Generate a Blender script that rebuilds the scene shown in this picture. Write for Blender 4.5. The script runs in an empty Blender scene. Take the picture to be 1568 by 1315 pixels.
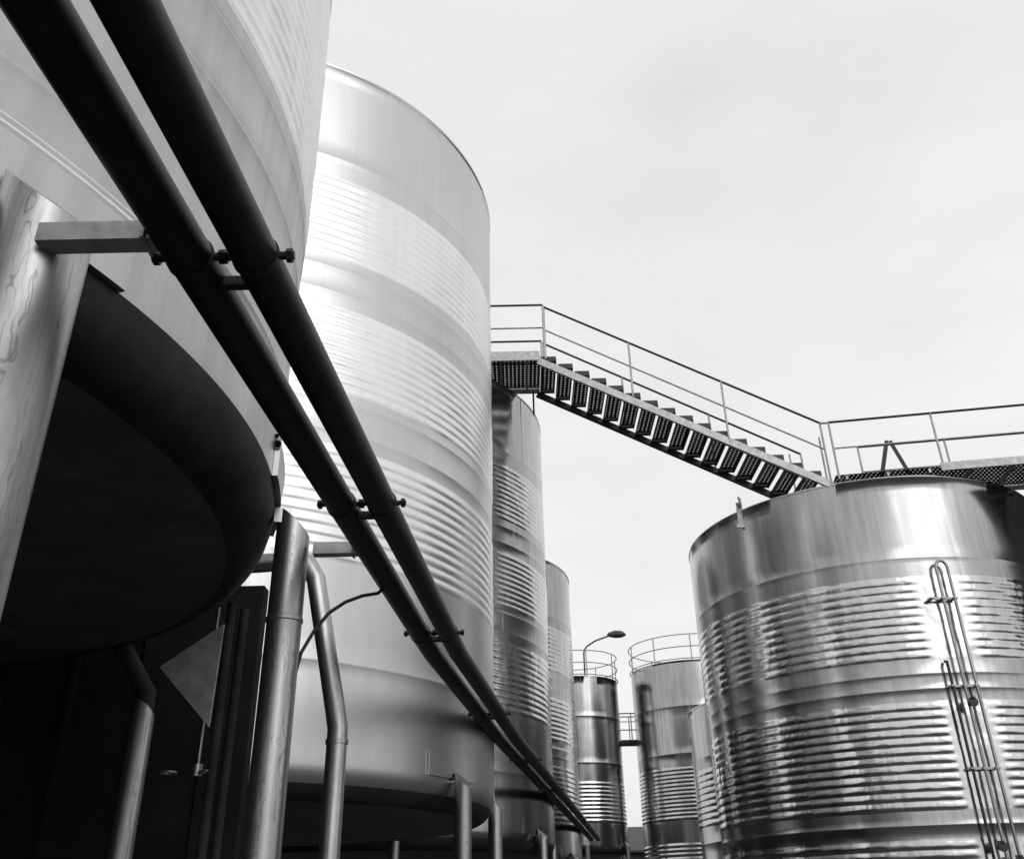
import bpy, math, random
from mathutils import Vector, Matrix
random.seed(4)
scene = bpy.context.scene
TAU = 2*math.pi
COL = scene.collection

# ------------------------------------------------------------------ materials
def new_mat(name):
    m = bpy.data.materials.new(name); m.use_nodes = True
    nt = m.node_tree; nt.nodes.clear()
    out = nt.nodes.new('ShaderNodeOutputMaterial')
    b = nt.nodes.new('ShaderNodeBsdfPrincipled')
    nt.links.new(b.outputs[0], out.inputs[0])
    return m, nt, b, out

def noise(nt, vec, scale, detail=4, rough=.55, sc=(1,1,1)):
    mp = nt.nodes.new('ShaderNodeMapping'); mp.inputs['Scale'].default_value = sc
    nt.links.new(vec, mp.inputs['Vector'])
    n = nt.nodes.new('ShaderNodeTexNoise'); n.inputs['Scale'].default_value = scale
    n.inputs['Detail'].default_value = detail; n.inputs['Roughness'].default_value = rough
    nt.links.new(mp.outputs[0], n.inputs['Vector'])
    return n.outputs['Fac']

def remap(nt, v, a, b, c, d):
    r = nt.nodes.new('ShaderNodeMapRange')
    for i, x in zip((1,2,3,4), (a,b,c,d)): r.inputs[i].default_value = x
    nt.links.new(v, r.inputs[0]); return r.outputs[0]

def mth(nt, op, a, b=None):
    n = nt.nodes.new('ShaderNodeMath'); n.operation = op
    for i, x in enumerate((a, b)):
        if x is None: continue
        if isinstance(x, (int, float)): n.inputs[i].default_value = x
        else: nt.links.new(x, n.inputs[i])
    return n.outputs[0]

def coords(nt):
    tc = nt.nodes.new('ShaderNodeTexCoord'); oi = nt.nodes.new('ShaderNodeObjectInfo')
    m = mth(nt, 'MULTIPLY', oi.outputs['Random'], 37.0)
    a = nt.nodes.new('ShaderNodeVectorMath'); a.operation = 'ADD'
    nt.links.new(tc.outputs['Object'], a.inputs[0]); nt.links.new(m, a.inputs[1])
    return a.outputs[0]

def steel(name, lo, hi, r0, r1, aniso=.4, bump=.25, metallic=1.0, streak=9, wob=1.1, ws=.45, runs=0.0, fb=.03):
    m, nt, b, out = new_mat(name)
    c = coords(nt)
    st = noise(nt, c, streak, 5, .6, (1,1,.06))       # vertical runs
    big = noise(nt, c, .7, 3, .5, (1,1,.6))
    fine = noise(nt, c, 60, 2, .5, (1,1,.3))
    s = mth(nt, 'ADD', mth(nt,'MULTIPLY',st,ws), mth(nt,'MULTIPLY',big,.9-ws))
    s = mth(nt, 'ADD', s, mth(nt,'MULTIPLY',fine,.10))
    v = remap(nt, s, .35, .62, lo, hi)
    if runs:   # wavering drip stains
        mp = nt.nodes.new('ShaderNodeVectorMath'); mp.operation='ADD'
        nz = nt.nodes.new('ShaderNodeTexNoise'); nz.inputs['Scale'].default_value=7; nt.links.new(c,nz.inputs['Vector'])
        sc = nt.nodes.new('ShaderNodeVectorMath'); sc.operation='SCALE'; sc.inputs['Scale'].default_value=.06
        nt.links.new(nz.outputs['Color'],sc.inputs[0]); nt.links.new(c,mp.inputs[0]); nt.links.new(sc.outputs[0],mp.inputs[1])
        dr = noise(nt, mp.outputs[0], 26, 1, .4, (1,1,.02))
        drip = mth(nt,'MULTIPLY', remap(nt, mth(nt,'ABSOLUTE',mth(nt,'SUBTRACT',dr,.5)), 0,.018,1,0), runs)
        v = mth(nt,'MULTIPLY', v, mth(nt,'SUBTRACT',1.0,drip))
    cb = nt.nodes.new('ShaderNodeCombineColor')
    for i in range(3): nt.links.new(v, cb.inputs[i])
    nt.links.new(cb.outputs[0], b.inputs['Base Color'])
    nt.links.new(remap(nt, s, .35, .65, r1, r0), b.inputs['Roughness'])
    b.inputs['Metallic'].default_value = metallic
    if aniso:
        b.inputs['Anisotropic'].default_value = aniso
        t = nt.nodes.new('ShaderNodeTangent'); t.direction_type='RADIAL'; t.axis='Z'
        nt.links.new(t.outputs[0], b.inputs['Tangent'])
    if bump:
        w = noise(nt, c, wob, 2, .4, (1,1,.7))
        w2 = noise(nt, c, 14, 3, .5, (1,1,.25))
        hgt = mth(nt,'ADD', mth(nt,'MULTIPLY',w,1.0), mth(nt,'MULTIPLY',w2,fb))
        bp = nt.nodes.new('ShaderNodeBump'); bp.inputs['Strength'].default_value = bump
        bp.inputs['Distance'].default_value = .06
        nt.links.new(hgt, bp.inputs['Height']); nt.links.new(bp.outputs[0], b.inputs['Normal'])
    return m

def plain(name, v, rough=.6, metallic=0.0, var=.25, scale=6, spec=.5):
    m, nt, b, out = new_mat(name)
    c = coords(nt)
    n = noise(nt, c, scale, 5, .6)
    q = remap(nt, n, .3, .7, v*(1-var), v*(1+var))
    cb = nt.nodes.new('ShaderNodeCombineColor')
    for i in range(3): nt.links.new(q, cb.inputs[i])
    nt.links.new(cb.outputs[0], b.inputs['Base Color'])
    b.inputs['Roughness'].default_value = rough; b.inputs['Metallic'].default_value = metallic
    b.inputs['Specular IOR Level'].default_value = spec
    return m

M_steel  = steel('brushed_stainless', .53, .61, .30, .40, aniso=.1, bump=.07, ws=.35)
M_rib    = steel('jacket_stainless', .74, .86, .30, .40, aniso=.0, bump=.05, ws=.35)
M_steelA = steel('weathered_stainless', .41, .52, .32, .44, aniso=.1, bump=.08, ws=.45)
M_steelR = steel('polished_stainless', .28, .47, .14, .25, aniso=.3, bump=.18)
M_ribR   = steel('polished_jacket_stainless', .42, .62, .11, .19, aniso=.0, bump=.27, wob=3.4)
M_leg    = steel('leg_stainless', .28, .48, .32, .44, aniso=.1, bump=.1, streak=22, runs=.45)
M_pipe   = plain('dark_pipe_paint', .012, .45, 0, .4, 9, .3)
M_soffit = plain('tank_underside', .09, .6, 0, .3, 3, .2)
M_undershade   = plain('underside_shade', .028, .65, 0, .4, 3, .15)  # dark tone stands in for shade and dark reflections under the tanks
M_galv   = plain('galvanised_steel', .40, .45, .6, .25, 12)
M_rail   = plain('dark_rail_steel', .04, .5, .4, .3, 12)
M_black  = plain('black_rubber', .015, .6, 0, .3, 10)
M_shadewall  = plain('shade_black', .014, .85, 0, .4, 2, .15)  # near-black colour in place of deep shade
M_dull   = plain('dull_plate', .5, .5, .3, .3, 9)
M_wall   = plain('rendered_wall', .05, .85, 0, .3, 1.2)
M_roof   = plain('roof_sheet', .05, .7, 0, .3, 1.2)
M_glass  = plain('window_glass', .02, .08, 0, .1, 2)
M_lamp   = plain('lamp_housing', .05, .5, .2, .2, 5)

M_ground, nt, b, out = new_mat('yard_asphalt')
c = coords(nt)
q = mth(nt,'ADD', mth(nt,'MULTIPLY',noise(nt,c,.35,6,.6),.6), mth(nt,'MULTIPLY',noise(nt,c,40,3,.6),.4))
q = remap(nt,q,.35,.65,.03,.06)
cb = nt.nodes.new('ShaderNodeCombineColor')
for i in range(3): nt.links.new(q, cb.inputs[i])
nt.links.new(cb.outputs[0], b.inputs['Base Color']); b.inputs['Roughness'].default_value=.85
M_conc = plain('plinth_concrete', .10, .85, 0, .3, 2)

M_perf, nt, b, out = new_mat('perforated_plate')
tc = nt.nodes.new('ShaderNodeTexCoord'); sp = nt.nodes.new('ShaderNodeSeparateXYZ')
nt.links.new(tc.outputs['Object'], sp.inputs[0])
def cell(o, p):
    return mth(nt,'SUBTRACT', mth(nt,'FRACT', mth(nt,'DIVIDE', o, p)), .5)
fx = cell(sp.outputs[0], .085); fy = cell(sp.outputs[1], .095)
d2 = mth(nt,'ADD', mth(nt,'MULTIPLY',fx,fx), mth(nt,'MULTIPLY',fy,fy))
hole = mth(nt,'MULTIPLY', mth(nt,'LESS_THAN', d2, .035), .5)
tr = nt.nodes.new('ShaderNodeBsdfTransparent'); mx = nt.nodes.new('ShaderNodeMixShader')
nt.links.new(hole, mx.inputs[0]); nt.links.new(b.outputs[0], mx.inputs[1]); nt.links.new(tr.outputs[0], mx.inputs[2])
nt.links.new(mx.outputs[0], out.inputs[0])
b.inputs['Base Color'].default_value=(.04,.04,.04,1); b.inputs['Metallic'].default_value=.3; b.inputs['Roughness'].default_value=.5

# ------------------------------------------------------------------ geometry helpers
def empty(name, loc=(0,0,0)):
    o = bpy.data.objects.new(name, None); o.location = loc; COL.objects.link(o); return o

def mesh(name, V, F, mat, parent=None, smooth=False):
    me = bpy.data.meshes.new(name); me.from_pydata(V, [], F); me.update()
    if smooth: me.polygons.foreach_set('use_smooth', [True]*len(me.polygons))
    me.materials.append(mat)
    o = bpy.data.objects.new(name, me); COL.objects.link(o)
    if parent: o.parent = parent
    return o

class Geo:
    def __init__(s): s.V=[]; s.F=[]
    def add(s, V, F):
        k=len(s.V); s.V += [tuple(v) for v in V]; s.F += [tuple(i+k for i in f) for f in F]
    def tube(s, pts, r, n=12, cap=True):
        pts=[Vector(p) for p in pts]; V=[]; F=[]
        t0=(pts[1]-pts[0]).normalized()
        ref = Vector((0,0,1)) if abs(t0.z)<.9 else Vector((1,0,0))
        u=t0.cross(ref).normalized()
        for i,p in enumerate(pts):
            if i==0: t=t0; k=1
            elif i==len(pts)-1: t=(pts[i]-pts[i-1]).normalized(); k=1
            else:
                a=(pts[i]-pts[i-1]).normalized(); c=(pts[i+1]-pts[i]).normalized()
                t=(a+c).normalized(); k=1/max(.5,t.dot(a))
            u=(u-t*u.dot(t)).normalized(); w=t.cross(u)
            for j in range(n):
                an=TAU*j/n; V.append(p+(u*math.cos(an)+w*math.sin(an))*r*(1+(k-1)*.5))
        for i in range(len(pts)-1):
            for j in range(n):
                a=i*n+j; b2=i*n+(j+1)%n; F.append((a,b2,b2+n,a+n))
        if cap:
            F.append(tuple(range(n))[::-1]); F.append(tuple(range((len(pts)-1)*n, len(pts)*n)))
        s.add(V,F)
    def beam(s, p0, p1, w, h, up=(0,0,1)):
        p0=Vector(p0); p1=Vector(p1); t=(p1-p0).normalized(); up=Vector(up)
        a=t.cross(up).normalized()*w/2; b2=a.cross(t).normalized()*h/2
        V=[p+sa*a+sb*b2 for p in (p0,p1) for sa,sb in ((-1,-1),(1,-1),(1,1),(-1,1))]
        s.add(V,[(3,2,1,0),(4,5,6,7),(0,1,5,4),(1,2,6,5),(2,3,7,6),(3,0,4,7)])
    def box(s, x0,x1,y0,y1,z0,z1):
        s.beam((x0,(y0+y1)/2,(z0+z1)/2),(x1,(y0+y1)/2,(z0+z1)/2), abs(y1-y0), abs(z1-z0))
    def ring(s, c, R, r, n=64, a0=0, a1=TAU, m=8):
        closed = abs(a1-a0-TAU)<1e-4
        k = n if closed else n+1
        V=[];F=[]
        for i in range(k):
            a=a0+(a1-a0)*i/n
            for j in range(m):
                q=TAU*j/m; rr=R+r*math.cos(q)
                V.append((c[0]+rr*math.cos(a), c[1]+rr*math.sin(a), c[2]+r*math.sin(q)))
        for i in range(n):
            i2=(i+1)%k
            for j in range(m): F.append((i*m+j,i2*m+j,i2*m+(j+1)%m,i*m+(j+1)%m))
        s.add(V,F)
    def out(s, name, mat, parent=None, smooth=False): return mesh(name, s.V, s.F, mat, parent, smooth)

def auto(o, ang=40):
    m=o.data
    m.polygons.foreach_set('use_smooth',[True]*len(m.polygons))
    try:
        m.set_sharp_from_angle(angle=math.radians(ang))
    except Exception: pass

def arc_plate(parent, name, R, a0, a1, z0, z1, t, mat, n=14):
    V=[];F=[]
    for i in range(n+1):
        a=a0+(a1-a0)*i/n
        for r,z in ((R,z0),(R+t,z0),(R+t,z1),(R,z1)):
            V.append((r*math.cos(a),r*math.sin(a),z))
    for i in range(n):
        for j in range(4):
            F.append((i*4+j,(i+1)*4+j,(i+1)*4+(j+1)%4,i*4+(j+1)%4))
    F.append((0,1,2,3)); F.append(tuple(n*4+j for j in (3,2,1,0)))
    o=mesh(name,V,F,mat,parent); auto(o); return o

# ------------------------------------------------------------------ tanks
GROUND=-1.6
def tank(name, cx, cy, R, zb, zt, bands, seams=(), gap=None, depth=.014, pitch=.12,
         legs=(), mat=None, ribmat=None, N=256, dark=.2, seam=.003, padt=.02):
    mat = mat or M_steel; ribmat = ribmat or M_rib
    P = empty(name, (cx,cy,0))
    prof=[]; K=.30
    for i in range(9):
        q=math.pi/2*i/8; prof.append((R-K*.8+K*.8*math.sin(q), zb+K-K*math.cos(q), 0))
    marks=[]
    for (lo,hi) in bands:
        cnt=max(1,round((hi-lo)/pitch)); ph=(hi-lo)/cnt
        marks.append((lo-.02,0))
        for k in range(cnt):
            for j in range(7):
                f=j/7; z=lo+(k+f)*ph
                marks.append((z, depth*max(0,math.sin(math.pi*min(1,f/.82)))**.8 if f<.82 else 0))
        marks.append((hi+.01,0))
    for z in seams:
        marks += [(z-.02,0),(z-.010,-1),(z+.010,-1),(z+.02,0)]
    zz=zb+K+.1
    while zz<zt-.08:
        if not any(abs(zz-m[0])<.05 for m in marks): marks.append((zz,0))
        zz+=.35
    marks.sort()
    for z,a in marks:
        if z>zb+K+.01 and z<zt-.05: prof.append((R,z,a))
    prof += [(R,zt-.045,0),(R+.008,zt-.04,0),(R+.008,zt,0),(R-.02,zt+.003,0),(R-.05,zt-.02,0),(R*.5,zt+.18,0),(.05,zt+.32,0)]
    rows=len(prof); V=[];F=[];MI=[]
    for i,(r,z,a) in enumerate(prof):
        for j in range(N):
            an=TAU*j/N; rr=r
            if a==-1: rr+=seam
            elif a>0:
                g=1
                if gap:
                    dg=math.degrees(an); dg = dg-360 if dg>180 else dg
                    for (g0,g1) in gap:
                        if g0<dg<g1: g=0
                        elif g0-1.2<dg<g1+1.2: g=min(g,.6)
                wob=1+.12*math.sin(an*23+z*9)+.10*math.sin(an*41-z*21)+.07*math.sin(an*67+z*33)
                rr+=a*g*wob
            if r>R-.001 and r<=R:
                rr+=.003*math.sin(an*5+z*1.3)+.002*math.sin(an*11+z*2.1+1)
            V.append((rr*math.cos(an),rr*math.sin(an),z))
    for i in range(rows-1):
        zc=(prof[i][1]+prof[i+1][1])/2
        mi=0
        if any(lo-.01<zc<hi+.01 for lo,hi in bands): mi=1
        if zc<zb+dark: mi=2  # lower edge darkened in colour, in place of its dark reflections
        for j in range(N):
            a=i*N+j; b2=i*N+(j+1)%N; F.append((a,b2,b2+N,a+N)); MI.append(mi)
    o=mesh('shell',V,F,mat,P); o.data.materials.append(ribmat); o.data.materials.append(M_undershade)
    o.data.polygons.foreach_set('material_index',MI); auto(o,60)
    g=Geo(); n=96
    V=[(0,0,zb-.02)]+[((R-.21)*math.cos(TAU*i/n),(R-.21)*math.sin(TAU*i/n),zb+.004) for i in range(n)]
    F=[(0,1+(i+1)%n,1+i) for i in range(n)]
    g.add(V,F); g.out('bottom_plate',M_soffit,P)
    g=Geo(); zs=sorted([zb+.35]+[s for s in seams]+[zt-.06])
    for k in range(len(zs)-1):
        for q in range(3):
            an=k*1.1+q*TAU/3+cx
            x,y=(R+.001)*math.cos(an),(R+.001)*math.sin(an)
            if not any(lo<(zs[k]+zs[k+1])/2<hi for lo,hi in bands):
                g.tube([(x,y,zs[k]),(x,y,zs[k+1])],.005,6)
    if g.V: g.out('weld_seams',mat,P)
    for k,(ad,lr,lt,collar) in enumerate(legs):
        an=math.radians(ad); lx,ly=(R+lr+.02)*math.cos(an),(R+lr+.02)*math.sin(an)
        V=[];F=[];n=32
        zl=[(GROUND,lr),(GROUND+.02,lr)]
        if collar: zl+=[(lt-.64,lr),(lt-.635,lr+.006),(lt-.615,lr+.006),(lt-.61,lr)]
        for z,r in zl:
            for j in range(n):
                q=TAU*j/n; V.append((lx+r*math.cos(q),ly+r*math.sin(q),z))
        for j in range(n):
            q=TAU*j/n; V.append((lx+lr*math.cos(q),ly+lr*math.sin(q),lt-.9*lr*math.cos(q-an)-lr*.4))
        for i in range(len(zl)):
            for j in range(n):
                a=i*n+j; b2=i*n+(j+1)%n; F.append((a,b2,b2+n,a+n))
        F.append(tuple(range(len(zl)*n,(len(zl)+1)*n)))
        o=mesh('leg_%d'%(k+1),V,F,M_leg,P); auto(o,35)
        if lt>zb+.2:
            arc_plate(P,'leg_pad_%d'%(k+1),R+.002,an-.13,an+.13,zb+.3,lt+.22,padt,mat)
            if padt>.02:
                g=Geo(); g.ring((0,0,lt+.235),R+.012,.026,20,an-.135,an+.135); g.ring((0,0,lt+.285),R+.004,.016,20,an-.135,an+.135)
                o=g.out('weld_bead_%d'%(k+1),M_rib,P); auto(o)
            arc_plate(P,'leg_web_%d'%(k+1),R+.002,an-.018,an+.018,zb+.28,lt-.06,lr,mat,4)
        else:
            g=Geo(); g.tube([(lx,ly,lt-.2),(lx,ly,lt+.1),(lx-.3*math.cos(an),ly-.3*math.sin(an),zb+.02)],lr*.8,14); o=g.out('leg_head_%d'%(k+1),M_undershade,P); auto(o,50)
        gg=Geo(); gg.beam((lx-.2,ly,GROUND+.135),(lx+.2,ly,GROUND+.135),.4,.03); gg.out('leg_base_%d'%(k+1),M_galv,P)
    return P

LA=[(-27.3,.155,2.22,0),(14.8,.098,2.1,1),(56.8,.085,1.45,0),(99,.1,2.1,1),(141,.1,2.1,1),(183,.1,2.1,1),(225,.1,2.1,1),(-69,.155,2.22,0)]
LB=[(-26.5,.09,1.25,0),(15,.09,1.25,0),(57,.09,1.25,0),(99,.09,1.25,0),(141,.09,1.25,0),(183,.09,1.25,0),(225,.09,1.25,0)]
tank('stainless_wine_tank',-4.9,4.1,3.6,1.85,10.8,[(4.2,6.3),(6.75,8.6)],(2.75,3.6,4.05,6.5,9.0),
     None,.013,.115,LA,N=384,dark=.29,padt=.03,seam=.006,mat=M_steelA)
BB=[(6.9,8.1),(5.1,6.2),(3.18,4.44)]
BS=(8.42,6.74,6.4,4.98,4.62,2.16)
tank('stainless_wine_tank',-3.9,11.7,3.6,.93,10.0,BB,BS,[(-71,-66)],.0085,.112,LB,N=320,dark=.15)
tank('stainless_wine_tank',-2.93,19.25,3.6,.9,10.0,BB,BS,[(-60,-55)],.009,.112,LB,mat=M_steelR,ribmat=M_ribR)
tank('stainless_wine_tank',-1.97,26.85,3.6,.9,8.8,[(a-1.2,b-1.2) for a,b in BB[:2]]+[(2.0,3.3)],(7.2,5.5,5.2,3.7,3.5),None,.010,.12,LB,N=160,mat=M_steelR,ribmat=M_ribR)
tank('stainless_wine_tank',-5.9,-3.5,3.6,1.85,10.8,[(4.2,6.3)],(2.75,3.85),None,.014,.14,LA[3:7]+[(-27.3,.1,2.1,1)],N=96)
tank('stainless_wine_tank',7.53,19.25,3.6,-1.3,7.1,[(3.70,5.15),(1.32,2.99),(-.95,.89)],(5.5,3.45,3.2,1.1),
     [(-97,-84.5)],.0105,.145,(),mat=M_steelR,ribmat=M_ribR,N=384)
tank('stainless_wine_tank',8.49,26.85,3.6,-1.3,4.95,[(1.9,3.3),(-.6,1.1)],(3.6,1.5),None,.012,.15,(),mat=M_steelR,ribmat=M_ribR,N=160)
FARL=[(a,.09,2.3,0) for a in (-90,-30,30,90,150,210)]
tE=tank('stainless_storage_tank',2.55,40,1.75,1.9,8.6,[(3.0,4.5)],(7.0,5.2),None,.014,.15,FARL,mat=M_steelR,ribmat=M_ribR,N=128)
tF=tank('stainless_storage_tank',7.45,40,2.5,-1.3,9.0,[(3.0,4.9),(.5,2.2)],(7.2,5.4),None,.014,.15,(),mat=M_steelR,ribmat=M_ribR,N=128)

def guard_ring(P,R,z,n=8):
    g=Geo()
    for h in (.55,1.05): g.ring((0,0,z+h),R,.022,72)
    g.ring((0,0,z+.06),R,.02,72)
    for k in range(n):
        a=TAU*k/n+.2; g.tube([(R*math.cos(a),R*math.sin(a),z-.05),(R*math.cos(a),R*math.sin(a),z+1.05)],.024,8)
    o=g.out('guard_rail',M_galv,P); auto(o)
guard_ring(tE,1.78,8.6); guard_ring(tF,2.54,9.0,10)

# ------------------------------------------------------------------ pipes
H=1.9
P=empty('overhead_pipe_run')
def px(c,y):
    x=c+.0655*min(y,7.5)
    if y>7.5: x+=.105*(min(y,11.7)-7.5)
    if y>11.7: x+=.13*(y-11.7)
    return x
C2,C1=-.975,-1.188
for k,cc in enumerate((C1,C2)):
    g=Geo(); g.tube([(px(cc,y),y,H) for y in (-6,-2,2,5,7,7.5,8.2,9.5,11,11.7,12.6,15,19,24,30)],.074,32)
    o=g.out('pipe_%d'%(k+1),M_pipe,P); auto(o,50)
for k,y in enumerate((-1.2,2.36,4.4,6.92,10.2,13.6,17.2)):
    g=Geo()
    for cc in (C1,C2):
        x=px(cc,y)
        g.tube([(x,y-.014,H),(x,y+.014,H)],.079,28)
        for s in (-1,1):
            g.tube([(x+s*.06,y,H),(x+s*.125,y,H)],.014,8)
            g.tube([(x+s*.100,y,H),(x+s*.120,y,H)],.024,6)
    g.box(px(C1,y+.12)+.02,px(C2,y+.12)-.02,y+.10,y+.135,H-.035,H-.0)
    o=g.out('clamp_%d'%(k+1),M_pipe,P); auto(o)
for k,(x0,y0) in enumerate(((-1.46,2.24),(-1.17,5.04))):
    g=Geo(); x1=px(C1,y0)-.06
    g.box(x0,x1,y0-.035,y0+.035,H-.045,H+.025)
    g.box(x1-.03,x1-.018,y0-.05,y0+.05,H-.05,H+.04)
    g.out('support_arm_%d'%(k+1),M_galv,P)

g=Geo(); g.tube([(-2.0,6.3,2.26),(-1.62,6.3,2.28),(-1.50,6.3,2.26),(-1.43,6.3,2.14),(-1.225,6.3,1.22),(-1.2,6.3,1.10),(-1.2,6.3,-1.6)],.068,20)
g.tube([(-1.2,6.3,1.0),(-1.2,6.3,1.03)],.075,20); g.tube([(-1.2,6.3,-1.6),(-1.2,6.3,-1.57)],.14,20)
o=g.out('bent_riser_pipe',M_leg); auto(o,50)
pts=[(-1.25,5.15,1.15),(-1.23,5.2,1.33),(-1.19,5.3,1.48),(-1.13,5.4,1.62),(-1.05,5.48,1.71),(-.96,5.55,1.77),(-.87,5.6,1.80),(-.84,5.62,1.84)]
g=Geo(); g.tube(pts,.011,8); o=g.out('flexible_hose',M_black); auto(o)

P=empty('outlet_valve',(-2.0,6.0,.8))
g=Geo(); g.tube([(0,0,1.05),(0,0,.05)],.010,8); g.tube([(0,0,.05),(0,0,-.02)],.03,12)
o=g.out('drain_rod',M_leg,P); auto(o,50)
g=Geo(); g.tube([(.16,.05,1.05),(.16,.05,-2.4)],.03,12); o=g.out('drain_pipe',M_undershade,P); auto(o,50)
for s in (-1,1):
    g=Geo(); g.ring((s*.12-.05,-.03,-.0),.045,.008,24); o=g.out('hand_ring_%d'%(2 if s>0 else 1),M_leg,P); auto(o)
P=empty('gusset_bracket')
mesh('plate',[(-2.34,6,1.46),(-1.92,5.9,1.71),(-1.90,5.8,1.04),(-2.34,6.02,1.46),(-1.92,5.92,1.71),(-1.90,5.82,1.04)],[(0,2,1),(3,4,5),(0,1,4,3),(1,2,5,4),(2,0,3,5)],M_dull,P)
g=Geo(); g.tube([(-1.90,5.95,1.86),(-1.88,5.95,-1.6)],.03,12); o=g.out('hanger',M_undershade,P); auto(o)

P=empty('added_shade_wall')  # added wall, stands in for the deep shade under the near tank
g=Geo(); g.box(-9.4,-2.24,7.86,8.02,GROUND+.12,2.62); g.out('wall',M_shadewall,P)
g=Geo(); x=-9.2
while x<-2.3: g.box(x,x+.05,7.82,7.858,GROUND+.14,2.6); x+=.6
g.out('ribs',M_shadewall,P)

# ------------------------------------------------------------------ staircase and walkways
def railing(P,name,pts,h=1.2,mids=(.62,),posts=True,r=.022,drop=.1):
    g=Geo(); g.tube([(x,y,z+h) for x,y,z in pts],.024,10); o=g.out(name+'_top_rail',M_rail,P); auto(o,50)
    g=Geo()
    for m in mids: g.tube([(x,y,z+m) for x,y,z in pts],.018,8)
    if posts:
        for x,y,z in pts: g.tube([(x,y,z-drop),(x,y,z+h)],r,8)
    o=g.out(name+'_posts',M_galv,P); auto(o,50)

XS,ZS,XE,ZE=.62,10.2,5.95,7.3
Y0,Y1=16.0,17.35
P=empty('steel_staircase')
nst=16; run=(XE-XS)/nst; rise=(ZS-ZE)/nst
g=Geo(); gp=Geo()
for k in range(nst):
    x=XS+run*(k+.5); z=ZS-rise*(k+.7)
    gp.add([(x-.15,Y0+.03,z),(x+.15,Y0+.03,z),(x+.15,Y1-.03,z),(x-.15,Y1-.03,z)],[(0,1,2,3)])
    for s in (-1,1): g.box(x+s*.15-.006,x+s*.15+.006,Y0+.025,Y1-.025,z-.085,z+.004)
    for y in (Y0+.012,Y1-.012): g.box(x-.15,x+.15,y-.006,y+.006,z-.06,z+.05)
gp.out('treads',M_perf,P); g.out('tread_frames',M_rail,P)
for k,y in enumerate((Y0-.012,Y1+.012)):
    g=Geo(); g.beam((XS-.05,y,ZS-.19),(XE+.15,y,ZE-.21),.03,.15)
    g.beam((XS-.05,y+(.03 if k==0 else -.03),ZS-.26),(XE+.15,y+(.03 if k==0 else -.03),ZE-.28),.06,.012)
    g.out('stringer_%d'%(k+1),M_galv if k==0 else M_rail,P)
sl=(ZE-ZS)/(XE-XS)
for nm,y in (('near',Y0-.02),('far',Y1+.02)):
    pts=[(x,y,ZS+sl*(x-XS)) for x in (.72,2.45,4.25,6.08)]
    railing(P,nm,pts)

P=empty('tank_top_platform')
xl=-5.5
g=Geo(); gp=Geo()
gp.add([(xl,Y0+.03,ZS-.06),(XS,Y0+.03,ZS-.06),(XS,Y1-.03,ZS-.06),(xl,Y1-.03,ZS-.06)],[(0,1,2,3)]); gp.out('deck',M_perf,P)
for x in (-4.5,-3.6,-2.7,-1.8,-.9,-.2,.35): g.box(x-.02,x+.02,Y0+.021,Y1-.021,ZS-.15,ZS-.07)
for y in (Y0,Y1): g.box(xl,XS-.021,y-.02,y+.02,ZS-.17,ZS+.05)
g.box(XS-.02,XS+.0,Y0,Y1,ZS-.17,ZS-.05)
g.out('frame',M_galv,P)
g=Geo(); g.tube([(.48,Y1-.05,ZS-.15),(.48,Y1-.05,9.45)],.02,8); g.tube([(-.9,Y0+.5,ZS-.15),(-.9,Y0+.5,9.95)],.02,8)
g.out('support_struts',M_rail,P)
railing(P,'near',[(-3.6,Y0-.02,ZS),(-1.4,Y0-.02,ZS),(.70,Y0-.02,ZS)])
railing(P,'far',[(-3.6,Y1+.02,ZS),(-1.4,Y1+.02,ZS),(.70,Y1+.02,ZS)])

P=empty('tank_walkway')
d=Vector((3.6,-.57,0)).normalized(); nrm=Vector((-d.y,d.x,0)); O=Vector((6.15,15.86,7.25)); L=9.5; W=1.25
def wp(s,w,z=0): return tuple(O+d*s+nrm*w+Vector((0,0,z)))
g=Geo(); g.add([wp(0,.03),wp(L,.03),wp(L,W-.03),wp(0,W-.03)],[(0,1,2,3)]); g.out('deck',M_perf,P)
g=Geo()
for w in (0,W): g.beam(wp(1.9 if w==0 else 0,w,-.02),wp(L,w,-.02),.04,.16)
s=.2
while s<L: g.beam(wp(s,0.03,-.06),wp(s,W-.03,-.06),.04,.08); s+=.75
g.out('frame',M_galv,P)
railing(P,'near',[wp(.05,0),wp(1.95,0),wp(4.0,0),wp(6,0),wp(8,0)],1.12,(.55,))
railing(P,'far',[wp(.8,W),wp(2.5,W),wp(4.3,W),wp(6.2,W),wp(8,W)],1.12,(.55,))
g=Geo(); g.beam(wp(.95,.75,.0),wp(1.25,.75,.95),.12,.07); g.beam(wp(1.6,.75,.0),wp(1.32,.75,.95),.10,.04)
g.out('step_frame',M_rail,P)
g=Geo()
for x,y in ((6.15,16.35),(5.75,17.1)): g.tube([(x,y,7.1),(x,y,8.3)],.02,8)
g.tube([(6.08,15.98,8.42),(6.2,15.87,8.37)],.022,8); g.out('stair_foot_posts',M_galv,P)

P=empty('lifting_lug',(4.57,17.2,7.1))
g=Geo(); g.box(-.06,.06,-.05,-.02,-.35,.16); g.tube([(0,-.05,.05),(0,-.12,.10),(0,-.14,.20),(.0,-.06,.26)],.025,8); g.box(-.10,.10,-.06,-.02,-.38,-.30)
g.out('lug_plate',M_galv,P)

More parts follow.
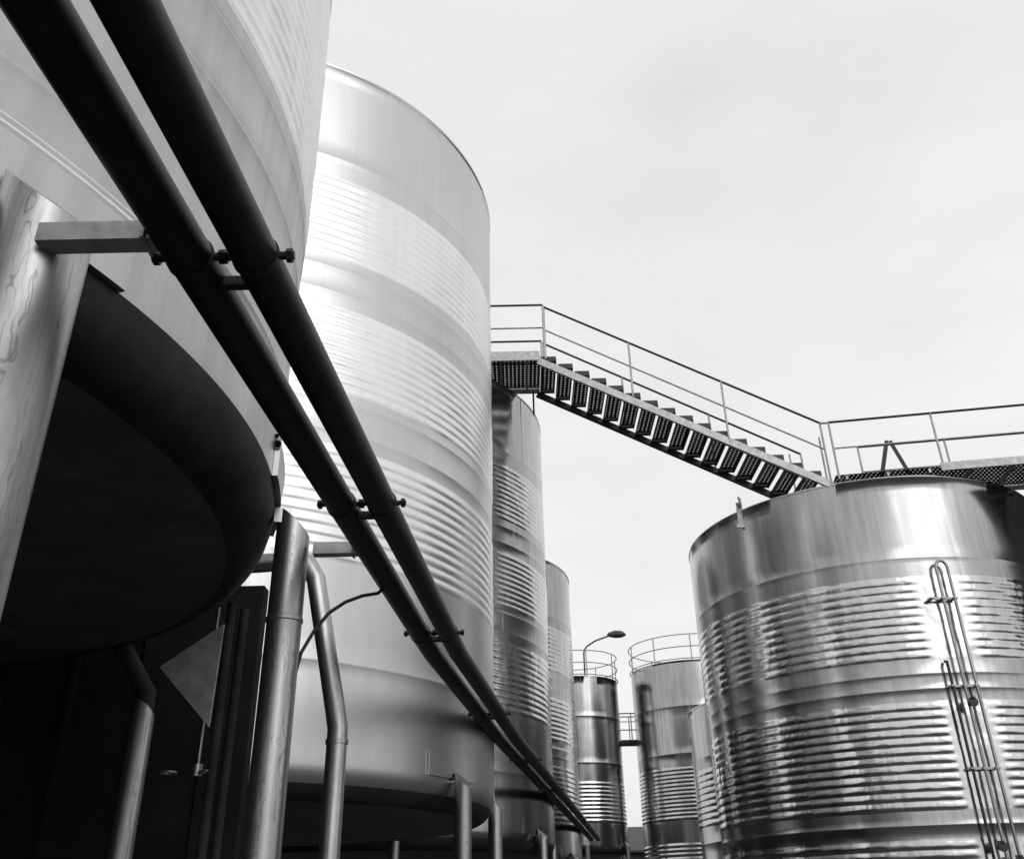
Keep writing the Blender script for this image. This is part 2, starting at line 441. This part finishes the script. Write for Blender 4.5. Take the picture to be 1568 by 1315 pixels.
P=empty('level_gauge_pipes',(7.55,15.62,0))
g=Geo()
pts=[(-.10,-.10,-1.5),(-.10,-.10,5.25)]+[(-.10*math.cos(t),-.10,5.25+.13*math.sin(t)) for t in (.5,1,1.57,2.1,2.6)]+[(.10,-.10,5.25),(.10,-.10,-1.5)]
g.tube(pts,.026,12); o=g.out('loop_pipe',M_leg,P); auto(o,50)
g=Geo(); g.tube([(-.30,-.02,3.62),(-.30,-.09,3.60),(-.30,-.10,3.5),(-.30,-.10,-1.5)],.024,12); o=g.out('sight_pipe',M_rail,P); auto(o,50)
g=Geo()
for z in (4.7,3.2,1.9,.55,-.4):
    g.box(-.36,.16,-.085,-.06,z-.02,z+.02)
    for x in (-.3,-.1,.1): g.box(x-.035,x+.035,-.135,.03,z-.012,z+.012)
g.out('pipe_brackets',M_galv,P)
g=Geo()
for x,z in ((-.10,2.9),(.02,.55),(-.2,.75),(.1,.2)):
    g.tube([(x,-.12,z),(x,-.26,z)],.04,12); g.tube([(x,-.25,z),(x,-.28,z)],.075,14); g.box(x-.02,x+.02,-.32,-.16,z+.05,z+.08)
o=g.out('valves',M_rail,P); auto(o,50)

P=empty('link_walkway')
g=Geo(); g.box(3.9,5.6,41.0,41.8,6.3,6.45); g.out('deck',M_rail,P)
railing(P,'near',[(4.1,41.0,6.45),(4.9,41,6.45),(5.4,41,6.45)],1.1,(.4,.75)); railing(P,'far',[(4.1,41.8,6.45),(4.9,41.8,6.45),(5.4,41.8,6.45)],1.1,(.55,))

P=empty('flood_lamp',(2.87,39,8.6))
g=Geo(); g.tube([(0,0,0),(0,0,1.1),(.03,0,1.25),(.15,0,1.4),(.5,0,1.62),(1.1,0,1.83)],.035,10); o=g.out('pole',M_rail,P); auto(o)
V=[];F=[];n=14
for i,(x,w,h) in enumerate(((1.05,.06,.06),(1.15,.14,.13),(1.4,.22,.20),(1.65,.2,.18),(1.8,.12,.10),(1.86,.03,.02))):
    for j in range(n):
        q=TAU*j/n; V.append((x,w*math.cos(q),1.86+h*math.sin(q)*(1 if math.sin(q)>0 else .6)))
for i in range(5):
    for j in range(n): F.append((i*n+j,i*n+(j+1)%n,(i+1)*n+(j+1)%n,(i+1)*n+j))
F.append(tuple(range(n))[::-1]); F.append(tuple(range(5*n,6*n)))
o=mesh('lamp_head',V,F,M_lamp,P); auto(o,50)

# ------------------------------------------------------------------ background buildings
def building(name,x0,x1,y0,y1,h,ridge):
    P=empty(name,((x0+x1)/2,(y0+y1)/2,GROUND)); a=(x1-x0)/2; b2=(y1-y0)/2
    V=[(-a,-b2,0),(a,-b2,0),(a,b2,0),(-a,b2,0),(-a,-b2,h),(a,-b2,h),(a,b2,h),(-a,b2,h),(-a,0,h+ridge),(a,0,h+ridge)]
    mesh('walls',V,[(0,1,5,4),(2,3,7,6),(1,2,6,9,5),(3,0,4,8,7)],M_wall,P)
    e=.4; V=[(-a-e,-b2-e,h-.1),(a+e,-b2-e,h-.1),(a+e,0,h+ridge+.06),(-a-e,0,h+ridge+.06),(-a-e,b2+e,h-.1),(a+e,b2+e,h-.1)]
    V+= [(x,y,z+.12) for x,y,z in V]
    mesh('roof',V,[(0,1,2,3),(3,2,5,4),(9,8,7,6),(10,11,8,9),(0,6,7,1),(4,5,11,10)],M_roof,P)
    g=Geo(); x=-a+2
    while x<a-2:
        g.box(x,x+1.4,-b2-.03,-b2+.05,h*.55,h*.8); x+=4
    y=-b2+2
    while y<b2-2:
        for s in (-1,1): g.box(s*(a+.03)-.04,s*(a+.03)+.04,y,y+1.4,h*.55,h*.8)
        y+=4
    g.out('windows',M_glass,P)
    g=Geo(); g.box(-1.8,1.8,-b2-.04,-b2+.05,0,min(4,h*.5)); g.out('roller_door',M_roof,P)
    return P
building('winery_building',-6,34,58,72,4.6,1.6)
building('warehouse_building',-24,-12,-8,44,6.0,2.0)
building('unseen_reflection_hall',20.6,38,13,30,13.0,1.5)  # unseen hall, added so the tanks reflect something dark

g=Geo(); g.box(-9.2,.9,-8,31.5,GROUND,GROUND+.12); g.out('tank_plinth',M_conc)
mesh('ground',[(-600,-600,GROUND),(600,-600,GROUND),(600,600,GROUND),(-600,600,GROUND)],[(0,1,2,3)],M_ground)

# ------------------------------------------------------------------ world, sun
w=bpy.data.worlds.new('World'); scene.world=w; w.use_nodes=True; nt=w.node_tree; nt.nodes.clear()
out=nt.nodes.new('ShaderNodeOutputWorld'); bg=nt.nodes.new('ShaderNodeBackground')
nt.links.new(bg.outputs[0],out.inputs[0]); bg.inputs['Strength'].default_value=.1
sky=nt.nodes.new('ShaderNodeTexSky'); sky.sky_type='NISHITA'; sky.sun_disc=False
SAZ=math.atan2(.42,-.9); SEL=math.radians(30)
D=Vector((math.sin(SAZ)*math.cos(SEL),math.cos(SAZ)*math.cos(SEL),math.sin(SEL)))
sky.sun_elevation=SEL; sky.sun_rotation=SAZ; sky.dust_density=3
bw=nt.nodes.new('ShaderNodeRGBToBW'); nt.links.new(sky.outputs[0],bw.inputs[0])
tc=nt.nodes.new('ShaderNodeTexCoord')
n1=noise(nt,tc.outputs['Generated'],1.7,5,.5,(1,1,2.2))
n2=noise(nt,tc.outputs['Generated'],4.5,6,.6,(1,1,2.8))
n1=mth(nt,'ADD',mth(nt,'MULTIPLY',n1,.75),mth(nt,'MULTIPLY',n2,.25))
cl=remap(nt,n1,.32,.68,8.1,9.9)
v=mth(nt,'ADD', mth(nt,'MULTIPLY',cl,.93), mth(nt,'MULTIPLY',mth(nt,'MINIMUM',bw.outputs[0],12),.07))
# cloud veil brighter around the hidden sun
dp=nt.nodes.new('ShaderNodeVectorMath'); dp.operation='DOT_PRODUCT'; dp.inputs[1].default_value=D
nt.links.new(tc.outputs['Generated'],dp.inputs[0])
glow=mth(nt,'MULTIPLY', mth(nt,'POWER', mth(nt,'MAXIMUM',dp.outputs['Value'],0.0), 12.0), 6.0)
v=mth(nt,'ADD',v,glow)
cb=nt.nodes.new('ShaderNodeCombineColor')
for i in range(3): nt.links.new(v,cb.inputs[i])
nt.links.new(cb.outputs[0],bg.inputs['Color'])

sd=bpy.data.lights.new('sun','SUN'); sd.energy=.5; sd.angle=math.radians(40); sd.color=(1,1,1)
so=bpy.data.objects.new('sun',sd); COL.objects.link(so)
so.rotation_euler=D.to_track_quat('Z','Y').to_euler(); so.location=D*40

# ------------------------------------------------------------------ camera
th=math.radians(27.8); r=.0203
r0=Vector((1,0,0)); u0=Vector((0,-math.sin(th),math.cos(th)))
R_=r0*math.cos(r)-u0*math.sin(r); U_=u0*math.cos(r)+r0*math.sin(r); B_=R_.cross(U_)
cd=bpy.data.cameras.new('camera'); cam=bpy.data.objects.new('camera',cd); COL.objects.link(cam)
cam.matrix_world=Matrix(((R_.x,U_.x,B_.x,0),(R_.y,U_.y,B_.y,0),(R_.z,U_.z,B_.z,0),(0,0,0,1)))
cd.sensor_width=36; cd.lens=36*1400/1568; cd.clip_start=.05; cd.clip_end=2000
scene.camera=cam
for o in scene.objects:
    if o.parent is None: o.location.z+=1.6
scene.view_settings.view_transform='Standard'; scene.view_settings.look='None'; scene.view_settings.exposure=0
